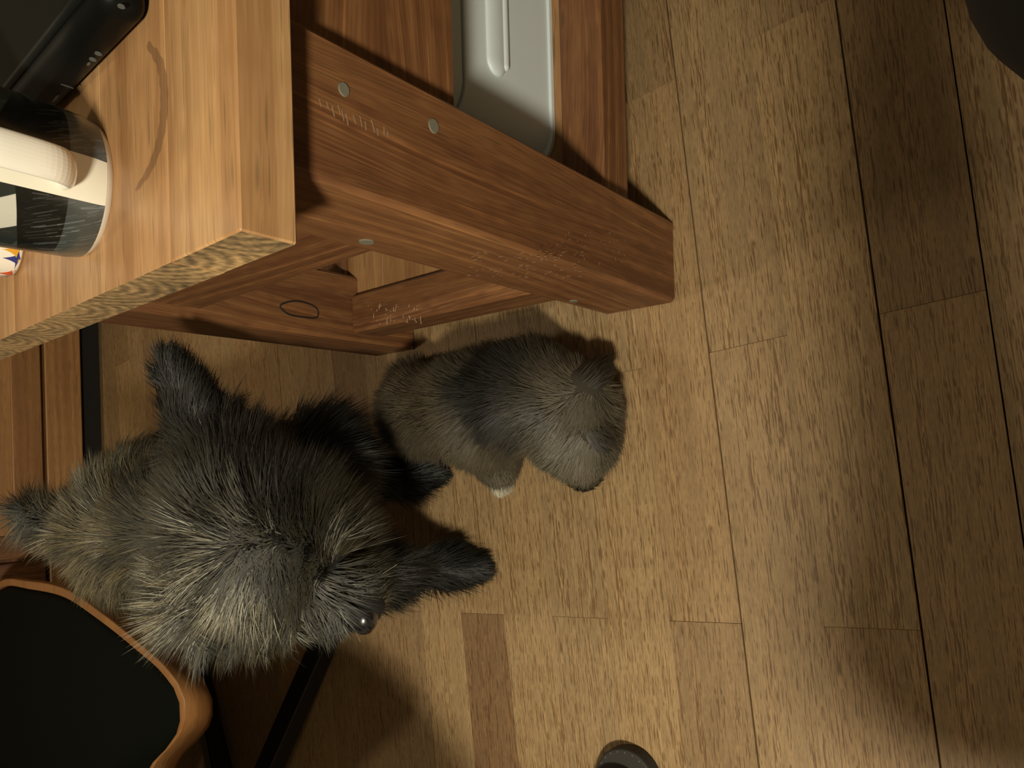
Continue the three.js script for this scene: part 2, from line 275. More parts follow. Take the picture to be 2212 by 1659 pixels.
// ---------------------------------------------------------------- what stands on the table
{ // mug with a printed penguin-like bird in charcoal, white strip behind the handle
  const t = thing('mug', 'tall white mug printed with charcoal feathers and a white handle', 'mug', [0.197, TOP, -0.537], 0);
  const w = 1024, h = 512, cv = document.createElement('canvas'); cv.width = w; cv.height = h; const c = cv.getContext('2d'), r = rng(4);
  c.fillStyle = '#dcd8c8'; c.fillRect(0, 0, w, h);
  const blob = (pts, f) => { c.fillStyle = f; c.beginPath(); pts.forEach(([x, y], i) => i ? c.lineTo(x, y) : c.moveTo(x, y)); c.closePath(); c.fill(); };
  // the strip under the handle sits at u = 0.5; canvas y = 0 is the mug's rim
  blob([[560, 512], [560, 0], [640, 90], [720, 330], [840, 380], [1024, 420], [1024, 512]], '#39403f');
  blob([[578, 0], [600, 180], [660, 330], [760, 360], [720, 170], [690, 0]], '#232827');
  blob([[560, 400], [560, 512], [1024, 512], [1024, 360], [800, 330], [700, 400]], '#4a5154');
  blob([[566, 250], [560, 420], [700, 430], [730, 330], [660, 300]], '#101312');
  blob([[780, 20], [800, 200], [850, 260], [860, 130], [820, 30]], '#f0ecdd');
  blob([[735, 150], [760, 235], [800, 190], [775, 145]], '#a7611c');
  blob([[0, 512], [0, 330], [180, 300], [300, 240], [440, 180], [464, 130], [464, 512]], '#3a4140');
  blob([[464, 60], [464, 300], [380, 350], [300, 330], [330, 160]], '#242a28');
  blob([[340, 250], [400, 200], [460, 330], [380, 330]], '#b9b8ac');
  blob([[464, 300], [464, 420], [300, 430], [250, 360], [380, 320]], '#0f1211');
  for (let i = 0; i < 520; i++) { const left = r() < 0.5, x = left ? r() * 460 : 565 + r() * 455, y = 330 + r() * 182, a = left ? -0.9 : 0.9, l = 24 + r() * 60; const gr = 110 + r() * 60; c.strokeStyle = `rgba(${gr},${gr + 5},${gr + 9},${0.1 + r() * 0.35})`; c.lineWidth = 1 + r() * 2; c.beginPath(); c.moveTo(x, y); c.lineTo(clamp(x + Math.cos(a) * l * 0.5, left ? 0 : 565, left ? 460 : 1020), y + Math.abs(Math.sin(a)) * l); c.stroke(); }
  for (let i = 0; i < 700; i++) { const x = r() < 0.5 ? r() * 460 : 565 + r() * 455, y = r() * 400; c.strokeStyle = `rgba(${r() < 0.5 ? '20,24,22' : '150,152,146'},${0.05 + r() * 0.15})`; c.lineWidth = 1; c.beginPath(); c.moveTo(x, y); c.lineTo(x + (r() - 0.5) * 8, y + 8 + r() * 22); c.stroke(); }
  c.fillStyle = '#dcd8c8'; c.fillRect(465, 0, 98, h);
  const tex = new THREE.CanvasTexture(cv); tex.colorSpace = THREE.SRGBColorSpace; tex.wrapS = THREE.RepeatWrapping;
  const glaze = new THREE.MeshPhysicalMaterial({ color: new THREE.Color().setRGB(0.70, 0.68, 0.60), roughness: 0.22, clearcoat: 0.6, clearcoatRoughness: 0.15 });
  const print = new THREE.MeshPhysicalMaterial({ map: tex, roughness: 0.28, clearcoat: 0.5, clearcoatRoughness: 0.15 });
  const hgt = 0.128, rb = 0.0475, rt = 0.0520, rad = y => lerp(rb, rt, y / hgt);
  // the handle faces +z turned toward the camera: lathe seam is put behind
  const prof = []; for (let i = 0; i <= 16; i++) { const y = 0.004 + (hgt - 0.005) * i / 16; prof.push(new THREE.Vector2(rad(y) - (i === 0 ? 0.0012 : 0), y)); }
  const wall = new THREE.LatheGeometry(prof, 72, Math.PI); // u = 0.5 then lies at phi = 2 pi, that is +z
  const turn = -0.20;
  const b = part('body', wall, print, t); b.rotation.y = turn;
  part('inside', new THREE.LatheGeometry([[rad(hgt) - 0.0008, hgt - 0.001], [rad(hgt) - 0.002, hgt], [rad(hgt) - 0.0035, hgt - 0.002], [rb - 0.003, 0.006], [0.0001, 0.006]].map(p => new THREE.Vector2(...p)), 56), glaze, t);
  part('foot', new THREE.LatheGeometry([[0.0001, 0.002], [rb - 0.006, 0.002], [rb - 0.005, 0], [rb - 0.003, 0], [rb - 0.0012, 0.004]].map(p => new THREE.Vector2(...p)), 56), glaze, t);
  const path = new THREE.CatmullRomCurve3([[0.046, 0.030], [0.062, 0.031], [0.073, 0.040], [0.077, 0.062], [0.076, 0.085], [0.068, 0.102], [0.049, 0.106]].map(([x, y]) => V(0, y, x)));
  const sh = new THREE.Shape(); sh.absellipse(0, 0, 0.0108, 0.0042, 0, Math.PI * 2);
  const hd = new THREE.ExtrudeGeometry(sh, { extrudePath: path, steps: 40, curveSegments: 14 });
  const hm = part('handle', hd, glaze, t, 'white glazed handle'); hm.rotation.y = turn;
}
{ // small cup with a coloured pattern
  const t = thing('cup', 'small white cup with blue, orange and yellow diamonds, behind the mug', 'cup', [0.2015, TOP, -0.7065]);
  const cv = document.createElement('canvas'); cv.width = 1024; cv.height = 256; const c = cv.getContext('2d');
  c.fillStyle = '#ece8dc'; c.fillRect(0, 0, 1024, 256);
  const kite = (x, y, w, h, f) => { c.fillStyle = f; c.beginPath(); c.moveTo(x, y - h); c.quadraticCurveTo(x + w * 0.2, y - h * 0.2, x + w, y); c.quadraticCurveTo(x + w * 0.2, y + h * 0.2, x, y + h); c.quadraticCurveTo(x - w * 0.2, y + h * 0.2, x - w, y); c.quadraticCurveTo(x - w * 0.2, y - h * 0.2, x, y - h); c.fill(); };
  for (let i = 0; i < 8; i++) for (let j = 0; j < 3; j++) { const x = i * 128 + (j % 2) * 64, y = 210 - j * 84; kite(x, y, 62, 44, '#20357e'); kite(x + 36, y - 18, 30, 30, ['#d24a1c', '#d8a028', '#b02a35'][(i + j) % 3]); kite(x - 10, y + 20, 18, 14, '#d8a028'); kite(x + 50, y + 26, 22, 9, '#a8233a'); }
  const tex = new THREE.CanvasTexture(cv); tex.colorSpace = THREE.SRGBColorSpace; tex.wrapS = THREE.RepeatWrapping;
  const gl = { roughness: 0.25, clearcoat: 0.5 };
  part('body', new THREE.LatheGeometry([[0.0310, 0.002], [0.0335, 0.006], [0.0365, 0.03], [0.039, 0.06], [0.040, 0.082]].map(p => new THREE.Vector2(...p)), 56), new THREE.MeshPhysicalMaterial({ map: tex, ...gl }), t);
  part('inside', new THREE.LatheGeometry([[0.040, 0.082], [0.038, 0.083], [0.0365, 0.06], [0.030, 0.006], [0.0001, 0.005], [0.0001, 0], [0.029, 0], [0.031, 0.002]].map(p => new THREE.Vector2(...p)), 56), new THREE.MeshPhysicalMaterial({ color: new THREE.Color().setRGB(0.8, 0.78, 0.7), ...gl }), t);
}
{ // black electronic device
  const t = thing('electronic_device', 'flat black electronic device with rounded corners beside the mug', 'device', [0, TOP, 0]);
  const blk = new THREE.MeshPhysicalMaterial({ color: new THREE.Color().setRGB(0.004, 0.0045, 0.004), roughness: 0.4, specularIntensity: 0.15 }), blk2 = new THREE.MeshPhysicalMaterial({ color: new THREE.Color().setRGB(0.006, 0.007, 0.006), roughness: 0.5, specularIntensity: 0.3 });
  const bx = new RoundedBoxGeometry(0.30, 0.030, 0.40, 5, 0.0125); bx.translate(0.266 + 0.15, 0.0175, -0.421 - 0.20); part('body', bx, blk, t);
  const lid = new RoundedBoxGeometry(0.284, 0.006, 0.384, 3, 0.0028); lid.translate(0.266 + 0.15, 0.0335, -0.421 - 0.20); part('lid', lid, blk2, t);
  for (const [x, z] of [[0.285, -0.44], [0.55, -0.44], [0.285, -0.80], [0.55, -0.80]]) { const f = new THREE.CylinderGeometry(0.007, 0.008, 0.0032, 16); f.translate(x, 0.0016, z); part('foot', f, blk2, t); }
  // small grey marks printed on the side
  const mk = new THREE.MeshStandardMaterial({ color: new THREE.Color().setRGB(0.07, 0.08, 0.075), roughness: 0.6 });
  for (const [px, py, w, h] of [[230, 123, 0.0042, 0.0042], [217, 135, 0.0042, 0.0042], [204, 143, 0.0045, 0.0014], [125, 214, 0.013, 0.0014], [150, 188, 0.0012, 0.008], [262, 14, 0.004, 0.004]]) { const p = at(px, py, 'x', 0.2658), g = new THREE.CylinderGeometry(0.5, 0.5, 0.0006, 14); g.rotateZ(Math.PI / 2); g.scale(1, h, w); const m = part('mark', g, mk, t); m.position.set(p.x, clamp(p.y - TOP, 0.012, 0.024), p.z); }
}

// ---------------------------------------------------------------- wooden cabinet at the far wall
{
  const t = thing('sideboard', 'low wooden sideboard with framed doors and a black strip for the shaded gap beneath, far behind the dog', 'cabinet', [0, 0, 0]);
  const F = -2.03, dark = new THREE.MeshStandardMaterial({ color: new THREE.Color().setRGB(0.01, 0.008, 0.006), roughness: 0.9 });
  part('gap_shade', box(-1.05, 1.35, 0, 0.056, -2.45, -2.062), dark, t);  // near-black block stands in for the shade in the gap underneath
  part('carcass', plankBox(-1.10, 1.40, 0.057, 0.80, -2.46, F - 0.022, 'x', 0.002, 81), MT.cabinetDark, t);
  part('base_rail', plankBox(-1.10, 1.40, 0.057, 0.139, F - 0.022, F + 0.002, 'x', 0.002, 82), MT.cabinet, t);
  part('top_board', plankBox(-1.12, 1.42, 0.80, 0.825, -2.47, F + 0.01, 'x', 0.003, 83), MT.cabinet, t);
  const doorAt = (x0, x1, seed, m) => {
    const d = new THREE.Group(); d.name = 'door'; t.add(d);
    part('panel', plankBox(x0 + 0.055, x1 - 0.055, 0.205, 0.74, F - 0.018, F - 0.008, 'x', 0.001, seed), m[0], d);
    part('bottom_rail', plankBox(x0 + 0.058, x1 - 0.058, 0.148, 0.212, F - 0.021, F, 'x', 0.002, seed + 1), m[1], d);
    part('top_rail', plankBox(x0 + 0.058, x1 - 0.058, 0.73, 0.79, F - 0.021, F, 'x', 0.002, seed + 2), m[1], d);
    part('stile', plankBox(x0, x0 + 0.058, 0.148, 0.79, F - 0.021, F, 'y', 0.002, seed + 3), m[2], d);
    part('stile', plankBox(x1 - 0.058, x1, 0.148, 0.79, F - 0.021, F, 'y', 0.002, seed + 4), m[2], d);
    const k = part('knob', new THREE.SphereGeometry(0.014, 16, 12), dark, d); k.position.set(x1 - 0.03, 0.5, F + 0.012);
  };
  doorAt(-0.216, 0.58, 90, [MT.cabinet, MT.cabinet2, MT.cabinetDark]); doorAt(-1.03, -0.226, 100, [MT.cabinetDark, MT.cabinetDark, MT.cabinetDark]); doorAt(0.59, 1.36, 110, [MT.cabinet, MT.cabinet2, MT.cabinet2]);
}

// ---------------------------------------------------------------- shell chair on a star base
{
  const t = thing('lounge_chair', 'black upholstered lounge seat in a bent light wood shell on a black star base', 'chair', [0, 0, 0]);
  const Y = 0.30, pts = [[0, 1255], [60, 1255], [140, 1272], [220, 1325], [300, 1390], [360, 1445], [395, 1500], [398, 1560], [370, 1610], [330, 1659]].map(([a, b]) => at(a, b, 'y', Y));
  const far = pts[0];
  const loop = pts.map(p => V(p.x, 0, p.z)).concat([V(-0.62, 0, -1.16), V(-0.88, 0, -1.30), V(-1.00, 0, -1.50), V(-0.98, 0, -1.82), V(-0.80, 0, -2.00 + 0.06), V(-0.50, 0, -1.96), V(-0.29, 0, -1.92)]);
  const ctr = V(-0.62, 0, -1.48);
  const curve = new THREE.CatmullRomCurve3(loop, true, 'centripetal'), N = 120, ring = curve.getSpacedPoints(N).slice(0, N);
  // wooden shell: section swept round the outline, tucked in below
  const skin = (rows, m, name, label) => {
    const pos = [], idx = []; rows.forEach(([inset, y]) => ring.forEach(p => { const d = ctr.clone().sub(p).setY(0), l = d.length(); d.multiplyScalar(Math.min(inset / l, 1)); pos.push(p.x + d.x, y, p.z + d.z); }));
    for (let j = 0; j + 1 < rows.length; j++) for (let i = 0; i < N; i++) { const a = j * N + i, b = j * N + (i + 1) % N; idx.push(a, b, a + N, b, b + N, a + N); }
    const g = new THREE.BufferGeometry(); g.setAttribute('position', new THREE.Float32BufferAttribute(pos, 3)); g.setIndex(idx); g.computeVertexNormals();
    const n = g.attributes.position.count, uv = new Float32Array(n * 2); for (let i = 0; i < n; i++) { uv[i * 2] = (i % N) / N * 4; uv[i * 2 + 1] = rows[Math.floor(i / N)][1] * 3; } g.setAttribute('uv', new THREE.BufferAttribute(uv, 2));
    return part(name, g, m, t, label);
  };
  const rimM = wood(teakPale, [0.50, 0.38, 0.25], 0.5, 0.0002); rimM.side = THREE.DoubleSide;
  const lea = new THREE.MeshPhysicalMaterial({ color: new THREE.Color().setRGB(0.002, 0.003, 0.002), roughness: 0.75, specularIntensity: 0.12, side: THREE.DoubleSide });
  const blk = new THREE.MeshStandardMaterial({ color: new THREE.Color().setRGB(0.008, 0.008, 0.009), roughness: 0.4 });
  skin([[0.2, 0.225], [0.06, 0.235], [0.014, 0.258], [0.001, 0.285], [0.000, 0.2985], [0.002, 0.3005], [0.015, 0.3005], [0.017, 0.298], [0.020, 0.275]], rimM, 'shell', 'bent plywood shell with a pale edge');
  skin([[0.019, 0.270], [0.017, 0.292], [0.028, 0.3015], [0.052, 0.302], [0.10, 0.312], [0.2, 0.322], [0.4, 0.318], [2, 0.312]], lea, 'cushion', 'black leather cushion');
  // backrest at the far side
  const back = new RoundedBoxGeometry(0.50, 0.42, 0.07, 4, 0.03); const b = part('backrest', back, lea, t); b.position.set(-0.98, 0.60, -1.50); b.rotation.set(0, Math.PI / 2 - 0.15, 0); b.rotateX(-0.28);
  const pillar = new THREE.CylinderGeometry(0.028, 0.032, 0.20, 24); pillar.translate(-0.74, 0.13, -1.29); part('column', pillar, blk, t);
  const c0 = V(-0.74, 0, -1.29), alu = new THREE.MeshStandardMaterial({ color: new THREE.Color().setRGB(0.16, 0.18, 0.12), roughness: 0.45, metalness: 0.6 });
  for (const [x, z, m] of [[-0.275, -1.005, 0], [-0.425, -1.52, 1], [-1.20, -1.56, 0], [-1.02, -0.93, 0]]) {
    const tip = V(x, 0, z), d = tip.clone().sub(c0), l = d.length(), s = new THREE.Shape();
    s.moveTo(0, 0.03); s.lineTo(l * 0.97, 0.002); s.lineTo(l, 0.002); s.lineTo(l, 0.026); s.lineTo(l * 0.5, 0.048); s.lineTo(0, 0.07); s.closePath();
    const g = new THREE.ExtrudeGeometry(s, { depth: 0.034, bevelEnabled: true, bevelSize: 0.002, bevelThickness: 0.002, bevelSegments: 2 }); g.translate(0, 0, -0.017); g.rotateY(-Math.atan2(d.z, d.x)); g.translate(c0.x, 0, c0.z);
    const f = part('foot', g, blk, t);
    if (m) { const s2 = new THREE.Shape(); s2.moveTo(0.02, 0.073); s2.lineTo(l * 0.5, 0.0515); s2.lineTo(l * 0.99, 0.0290); s2.lineTo(l * 0.99, 0.0300); s2.lineTo(l * 0.5, 0.0525); s2.lineTo(0.02, 0.074); s2.closePath(); const g2 = new THREE.ExtrudeGeometry(s2, { depth: 0.026, bevelEnabled: false }); g2.translate(0, 0, -0.013); g2.rotateY(-Math.atan2(d.z, d.x)); g2.translate(c0.x, 0, c0.z); part('metal_cap', g2, alu, f, 'dull grey-green metal strip'); }
  }
}

// ---------------------------------------------------------------- bodies grown from tapered bones
function boneDist(p, b) {
  const ax = b.a[0], ay = b.a[1], az = b.a[2], bx = b.b[0] - ax, by = b.b[1] - ay, bz = b.b[2] - az, px = p[0] - ax, py = p[1] - ay, pz = p[2] - az;
  const l2 = bx * bx + by * by + bz * bz || 1e-9, t = clamp((px * bx + py * by + pz * bz) / l2), dx = px - bx * t, dy = py - by * t, dz = pz - bz * t;
  return Math.sqrt(dx * dx + dy * dy + dz * dz) - (b.ra + (b.rb - b.ra) * t);
}
function field(p, bones, k) { let d = 1e9; for (const b of bones) { const e = boneDist(p, b); if (e - d > k) continue; if (d - e > k) { d = e; continue; } const h = clamp(0.5 + 0.5 * (d - e) / k); d = d + (e - d) * h - k * h * (1 - h); } return d; }
const bone = (a, b, ra, rb, tag) => ({ a, b, ra, rb, tag });
function grow(bones, k, cell) {
  const lo = [1e9, 1e9, 1e9], hi = [-1e9, -1e9, -1e9];
  for (const b of bones) for (const [q, r] of [[b.a, b.ra], [b.b, b.rb]]) for (let i = 0; i < 3; i++) { lo[i] = Math.min(lo[i], q[i] - r); hi[i] = Math.max(hi[i], q[i] + r); }
  const ext = Math.max(hi[0] - lo[0], hi[1] - lo[1], hi[2] - lo[2]) + 8 * cell, n = Math.ceil(ext / cell), half = n * cell / 2, c = [0, 1, 2].map(i => (lo[i] + hi[i]) / 2);
  const mc = new MarchingCubes(n, new THREE.MeshStandardMaterial(), false, false, 400000); mc.isolation = 0;
  for (let z = 0; z < n; z++) for (let y = 0; y < n; y++) for (let x = 0; x < n; x++) {
    const p = [c[0] + (x - n / 2) * cell, c[1] + (y - n / 2) * cell, c[2] + (z - n / 2) * cell];
    let out = 0; for (let i = 0; i < 3; i++) out = Math.max(out, lo[i] - p[i], p[i] - hi[i]);
    mc.field[x + y * n + z * n * n] = out > 3 * cell ? -1 : -field(p, bones, k);
  }
  mc.update();
  const cnt = mc.count, pos = new Float32Array(cnt * 3); for (let i = 0; i < cnt; i++) for (let q = 0; q < 3; q++) pos[i * 3 + q] = mc.positionArray[i * 3 + q] * half + c[q];
  let g = new THREE.BufferGeometry(); g.setAttribute('position', new THREE.BufferAttribute(pos, 3)); g = mergeVertices(g, cell * 0.02);
  const P = g.attributes.position, nn = new Float32Array(P.count * 3), e = cell * 0.4;
  for (let i = 0; i < P.count; i++) { const p = [P.getX(i), P.getY(i), P.getZ(i)], d = [0, 1, 2].map(q => { const a = p.slice(), b = p.slice(); a[q] += e; b[q] -= e; return field(a, bones, k) - field(b, bones, k); }), l = Math.hypot(...d) || 1; for (let q = 0; q < 3; q++) nn[i * 3 + q] = d[q] / l; }
  g.setAttribute('normal', new THREE.BufferAttribute(nn, 3));
  // faces must wind outward
  const I = g.index.array, va = V(), vb = V(), vc = V(); let vote = 0;
  for (let i = 0; i < I.length; i += 30) { va.fromBufferAttribute(P, I[i]); vb.fromBufferAttribute(P, I[i + 1]).sub(va); vc.fromBufferAttribute(P, I[i + 2]).sub(va); const c = vb.cross(vc); vote += Math.sign(c.x * nn[I[i] * 3] + c.y * nn[I[i] * 3 + 1] + c.z * nn[I[i] * 3 + 2]); }
  if (vote < 0) for (let i = 0; i < I.length; i += 3) { const t = I[i + 1]; I[i + 1] = I[i + 2]; I[i + 2] = t; }
  return g;
}
// fur: bent tapering hairs planted on the skin, joined into one mesh
const furM = new THREE.MeshStandardMaterial({ vertexColors: true, roughness: 0.6, side: THREE.DoubleSide });
function fur(geo, count, seed, bend, style, parent, name = 'fur') {
  const r = rng(seed), p = geo.attributes.position, ix = geo.index.array, nt = ix.length / 3, cum = new Float64Array(nt), a = V(), b = V(), c = V(), n = V(); let tot = 0;
  for (let i = 0; i < nt; i++) { a.fromBufferAttribute(p, ix[i * 3]); b.fromBufferAttribute(p, ix[i * 3 + 1]); c.fromBufferAttribute(p, ix[i * 3 + 2]); tot += b.sub(a).cross(c.sub(a)).length(); cum[i] = tot; }
  const X = V(), B = V(), N = V(), na = geo.attributes.normal, nb = V(), lv = [0, 0.36, 0.72], wd = [1, 0.85, 0.5];
  const pos = new Float32Array(count * 21), nor = new Float32Array(count * 21), col = new Float32Array(count * 21), idx = new Uint32Array(count * 15); let k = 0;
  for (let i = 0; i < count; i++) {
    const t = r() * tot; let lo = 0, hi = nt - 1; while (lo < hi) { const m = (lo + hi) >> 1; if (cum[m] < t) lo = m + 1; else hi = m; }
    let u = r(), v = r(); if (u + v > 1) { u = 1 - u; v = 1 - v; } const w = 1 - u - v, q = V();
    n.set(0, 0, 0); [[lo * 3, w], [lo * 3 + 1, u], [lo * 3 + 2, v]].forEach(([j, f]) => { a.fromBufferAttribute(p, ix[j]); q.addScaledVector(a, f); nb.fromBufferAttribute(na, ix[j]); n.addScaledVector(nb, f); }); n.normalize();
    const s = style(q, n, r); if (!s) continue;
    const Y = s.dir.normalize(); X.crossVectors(Y, n); if (X.lengthSq() < 1e-6) X.set(1, 0, 0); X.normalize(); N.crossVectors(X, Y).normalize(); if (N.dot(n) < 0) N.negate();
    X.addScaledVector(N, (r() - 0.5) * 1.4).normalize(); N.multiplyScalar(0.5).addScaledVector(n, 0.6).addScaledVector(Y, 0.25 * (r() - 0.3)).normalize();
    B.copy(s.bend).addScaledVector(n, -s.bend.dot(n)); if (B.lengthSq() > 1e-8) B.normalize(); B.addScaledVector(n, -0.12); B.x += 0.7 * (r() - 0.5); B.y += 0.7 * (r() - 0.5); B.z += 0.7 * (r() - 0.5);
    q.addScaledVector(n, -0.0015);
    const o = k * 21, put = (j, x, y, z) => { pos[o + j * 3] = x; pos[o + j * 3 + 1] = y; pos[o + j * 3 + 2] = z; nor[o + j * 3] = N.x; nor[o + j * 3 + 1] = N.y; nor[o + j * 3 + 2] = N.z; for (let e = 0; e < 3; e++) col[o + j * 3 + e] = s.col[e]; };
    for (let l = 0; l < 3; l++) { const t1 = lv[l] * s.len, t2 = bend * lv[l] * lv[l] * s.len, cx = q.x + Y.x * t1 + B.x * t2, cy = Math.max(q.y + Y.y * t1 + B.y * t2, 0.0012), cz = q.z + Y.z * t1 + B.z * t2, ww = wd[l] * s.rad; put(l * 2, cx - X.x * ww, cy - X.y * ww, cz - X.z * ww); put(l * 2 + 1, cx + X.x * ww, cy + X.y * ww, cz + X.z * ww); }
    put(6, q.x + Y.x * s.len + B.x * bend * s.len, Math.max(q.y + Y.y * s.len + B.y * bend * s.len, 0.001), q.z + Y.z * s.len + B.z * bend * s.len);
    const d = k * 7; idx.set([d, d + 1, d + 2, d + 1, d + 3, d + 2, d + 2, d + 3, d + 4, d + 3, d + 5, d + 4, d + 4, d + 5, d + 6], k * 15); k++;
  }
  const g = new THREE.BufferGeometry(); g.setAttribute('position', new THREE.BufferAttribute(pos.slice(0, k * 21), 3)); g.setAttribute('normal', new THREE.BufferAttribute(nor.slice(0, k * 21), 3)); g.setAttribute('color', new THREE.BufferAttribute(col.slice(0, k * 21), 3)); g.setIndex(new THREE.BufferAttribute(idx.slice(0, k * 15), 1));
  const mesh = new THREE.Mesh(g, furM); mesh.name = name; mesh.userData.kind = 'stuff'; parent.add(mesh); return mesh;
}
function nearest(p, bones) { let d = 1e9, o = null; for (const b of bones) { const e = boneDist([p.x, p.y, p.z], b); if (e < d) { d = e; o = b; } } return o; }
const A = v => [v.x, v.y, v.z];

// ---------------------------------------------------------------- the larger dog
{
  const dog = thing('terrier', 'shaggy black and tan brindle terrier with a pricked ear, standing beside the table', 'dog', [0, 0, 0]);
  const head = [-0.068, 0.340, -0.668], nose = [-0.158, 0.286, -0.563];
  const bones = [
    bone([-0.075, 0.235, -0.775], [-0.080, 0.290, -0.90], 0.088, 0.086, 'body'), bone([-0.080, 0.290, -0.90], [-0.085, 0.318, -1.02], 0.086, 0.090, 'rump'),
    bone([-0.075, 0.255, -0.765], [-0.066, 0.330, -0.690], 0.074, 0.064, 'neck'),
    bone(head, [-0.075, 0.335, -0.650], 0.080, 0.076, 'head'), bone([-0.02, 0.24, -0.76], [0.008, 0.222, -0.725], 0.055, 0.048, 'shoulder'), bone([0.000, 0.345, -0.700], [-0.125, 0.360, -0.695], 0.045, 0.045, 'head'), bone([-0.095, 0.318, -0.635], [-0.150, 0.286, -0.575], 0.044, 0.0225, 'muzzle'), bone([-0.095, 0.295, -0.640], [-0.140, 0.268, -0.590], 0.036, 0.020, 'muzzle'),
    bone(A(at(455, 1285, 'z', -0.705)), A(at(560, 1292, 'z', -0.665)), 0.038, 0.038, 'head'), bone(A(at(560, 1285, 'z', -0.665)), A(at(700, 1270, 'z', -0.625)), 0.038, 0.030, 'cheek'),
    // ears: pricked on one side, folded back on the other
    bone(A(at(385, 905, 'z', -0.728)), A(at(372, 785, 'z', -0.728)), 0.011, 0.005, 'ear'), bone(A(at(425, 900, 'z', -0.722)), A(at(378, 782, 'z', -0.726)), 0.014, 0.005, 'ear'), bone(A(at(468, 900, 'z', -0.716)), A(at(395, 810, 'z', -0.724)), 0.011, 0.006, 'ear'), bone(A(at(440, 935, 'z', -0.712)), A(at(410, 860, 'z', -0.722)), 0.020, 0.012, 'ear'),
    bone(A(at(400, 1310, 'z', -0.735)), A(at(440, 1345, 'z', -0.690)), 0.020, 0.011, 'ear2'), bone(A(at(385, 1320, 'z', -0.745)), A(at(480, 1355, 'z', -0.680)), 0.015, 0.009, 'ear2'),
    // front legs
    bone([-0.120, 0.245, -0.765], [-0.146, 0.150, -0.735], 0.052, 0.032, 'shoulder'), bone([-0.146, 0.150, -0.735], [-0.152, 0.036, -0.695], 0.028, 0.019, 'leg'), bone([-0.152, 0.034, -0.695], [-0.153, 0.020, -0.658], 0.021, 0.018, 'paw'),
    bone([-0.030, 0.235, -0.785], [-0.024, 0.140, -0.800], 0.050, 0.032, 'shoulder'), bone([-0.024, 0.140, -0.800], [-0.023, 0.034, -0.765], 0.027, 0.018, 'leg'), bone([-0.023, 0.032, -0.765], [-0.020, 0.020, -0.735], 0.019, 0.016, 'paw'),
    // hind legs: thigh, shank, hock, foot
    ...[[-0.135, -0.155], [-0.035, -0.015]].flatMap(([hx, fx]) => [bone([hx, 0.285, -1.03], [(hx + fx) / 2, 0.19, -0.985], 0.066, 0.042, 'thigh'), bone([(hx + fx) / 2, 0.19, -0.985], [fx, 0.105, -1.075], 0.038, 0.022, 'leg'), bone([fx, 0.105, -1.075], [fx, 0.030, -1.060], 0.020, 0.017, 'leg'), bone([fx, 0.022, -1.060], [fx, 0.018, -1.020], 0.020, 0.017, 'paw')]),
    // short tail carried up
    bone([-0.083, 0.375, -1.085], A(at(72, 1105, 'z', -1.115)), 0.028, 0.016, 'tail'),
  ];
  const g = grow(bones, 0.028, 0.0062);
  const skin = new THREE.MeshStandardMaterial({ color: new THREE.Color().setRGB(0.007, 0.0065, 0.005), roughness: 0.95 });
  part('body', g, skin, dog);
  const flow = { body: [0, -0.35, -1], rump: [0.05, -0.45, -1], neck: [0, -0.4, -1], head: [0, 0.05, -1], cheek: [-0.35, -0.7, 0.1], muzzle: [-0.2, -0.75, -0.55], shoulder: [0, -1, -0.1], leg: [0, -0.9, 0.05], paw: [0, -0.35, 1], thigh: [0, -1, -0.3], tail: [-0.15, 0.6, -0.8] };
  const long = { body: 0.034, rump: 0.030, neck: 0.040, head: 0.034, cheek: 0.022, muzzle: 0.026, ear: 0.017, ear2: 0.016, shoulder: 0.034, leg: 0.030, paw: 0.019, thigh: 0.034, tail: 0.034 };
  const pal = { blk: [0.005, 0.005, 0.004], char: [0.012, 0.012, 0.009], grey: [0.036, 0.036, 0.027], brown: [0.042, 0.035, 0.018], tan: [0.13, 0.105, 0.055], pale: [0.22, 0.21, 0.16] };
  const mixes = { rump: ['char', 'char', 'brown', 'brown', 'tan', 'tan', 'grey', 'pale'], body: ['char', 'char', 'brown', 'grey', 'brown', 'tan', 'blk'], neck: ['char', 'grey', 'brown', 'grey', 'char'], head: ['grey', 'grey', 'brown', 'brown', 'char', 'pale', 'tan'], cheek: ['char', 'brown', 'grey', 'char', 'grey', 'pale', 'brown'], muzzle: ['char', 'grey', 'brown', 'char', 'grey', 'pale'], ear: ['blk', 'char', 'char', 'blk'], ear2: ['grey', 'grey', 'pale', 'brown'], shoulder: ['blk', 'blk', 'char', 'char', 'grey'], leg: ['blk', 'blk', 'char', 'char', 'grey'], paw: ['blk', 'char', 'char', 'grey'], thigh: ['blk', 'char', 'brown', 'tan'], tail: ['char', 'grey', 'tan', 'pale', 'tan'] };
  const crown = at(590, 1120, 'z', -0.615); // a dark patch of coat on the crown
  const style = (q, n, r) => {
    const b = nearest(q, bones), tag = b.tag, w = 34, e = 90;
    const fl = tag === 'ear' || tag === 'ear2' ? V(...b.b).sub(V(...b.a)).normalize() : V(...flow[tag]);
    const ft = fl.clone().normalize(); ft.addScaledVector(n, -ft.dot(n)); if (ft.length() < 0.35) ft.addScaledVector(V(0.3, 0.1, -1).addScaledVector(n, -(n.x * 0.3 + n.y * 0.1 - n.z)), 0.6); ft.normalize();
    const dir = ft.clone().addScaledVector(n, tag === 'paw' ? 0.4 : tag === 'leg' ? 0.65 : tag === 'tail' ? 1.0 : tag === 'rump' || tag === 'body' ? 0.6 : 0.72);
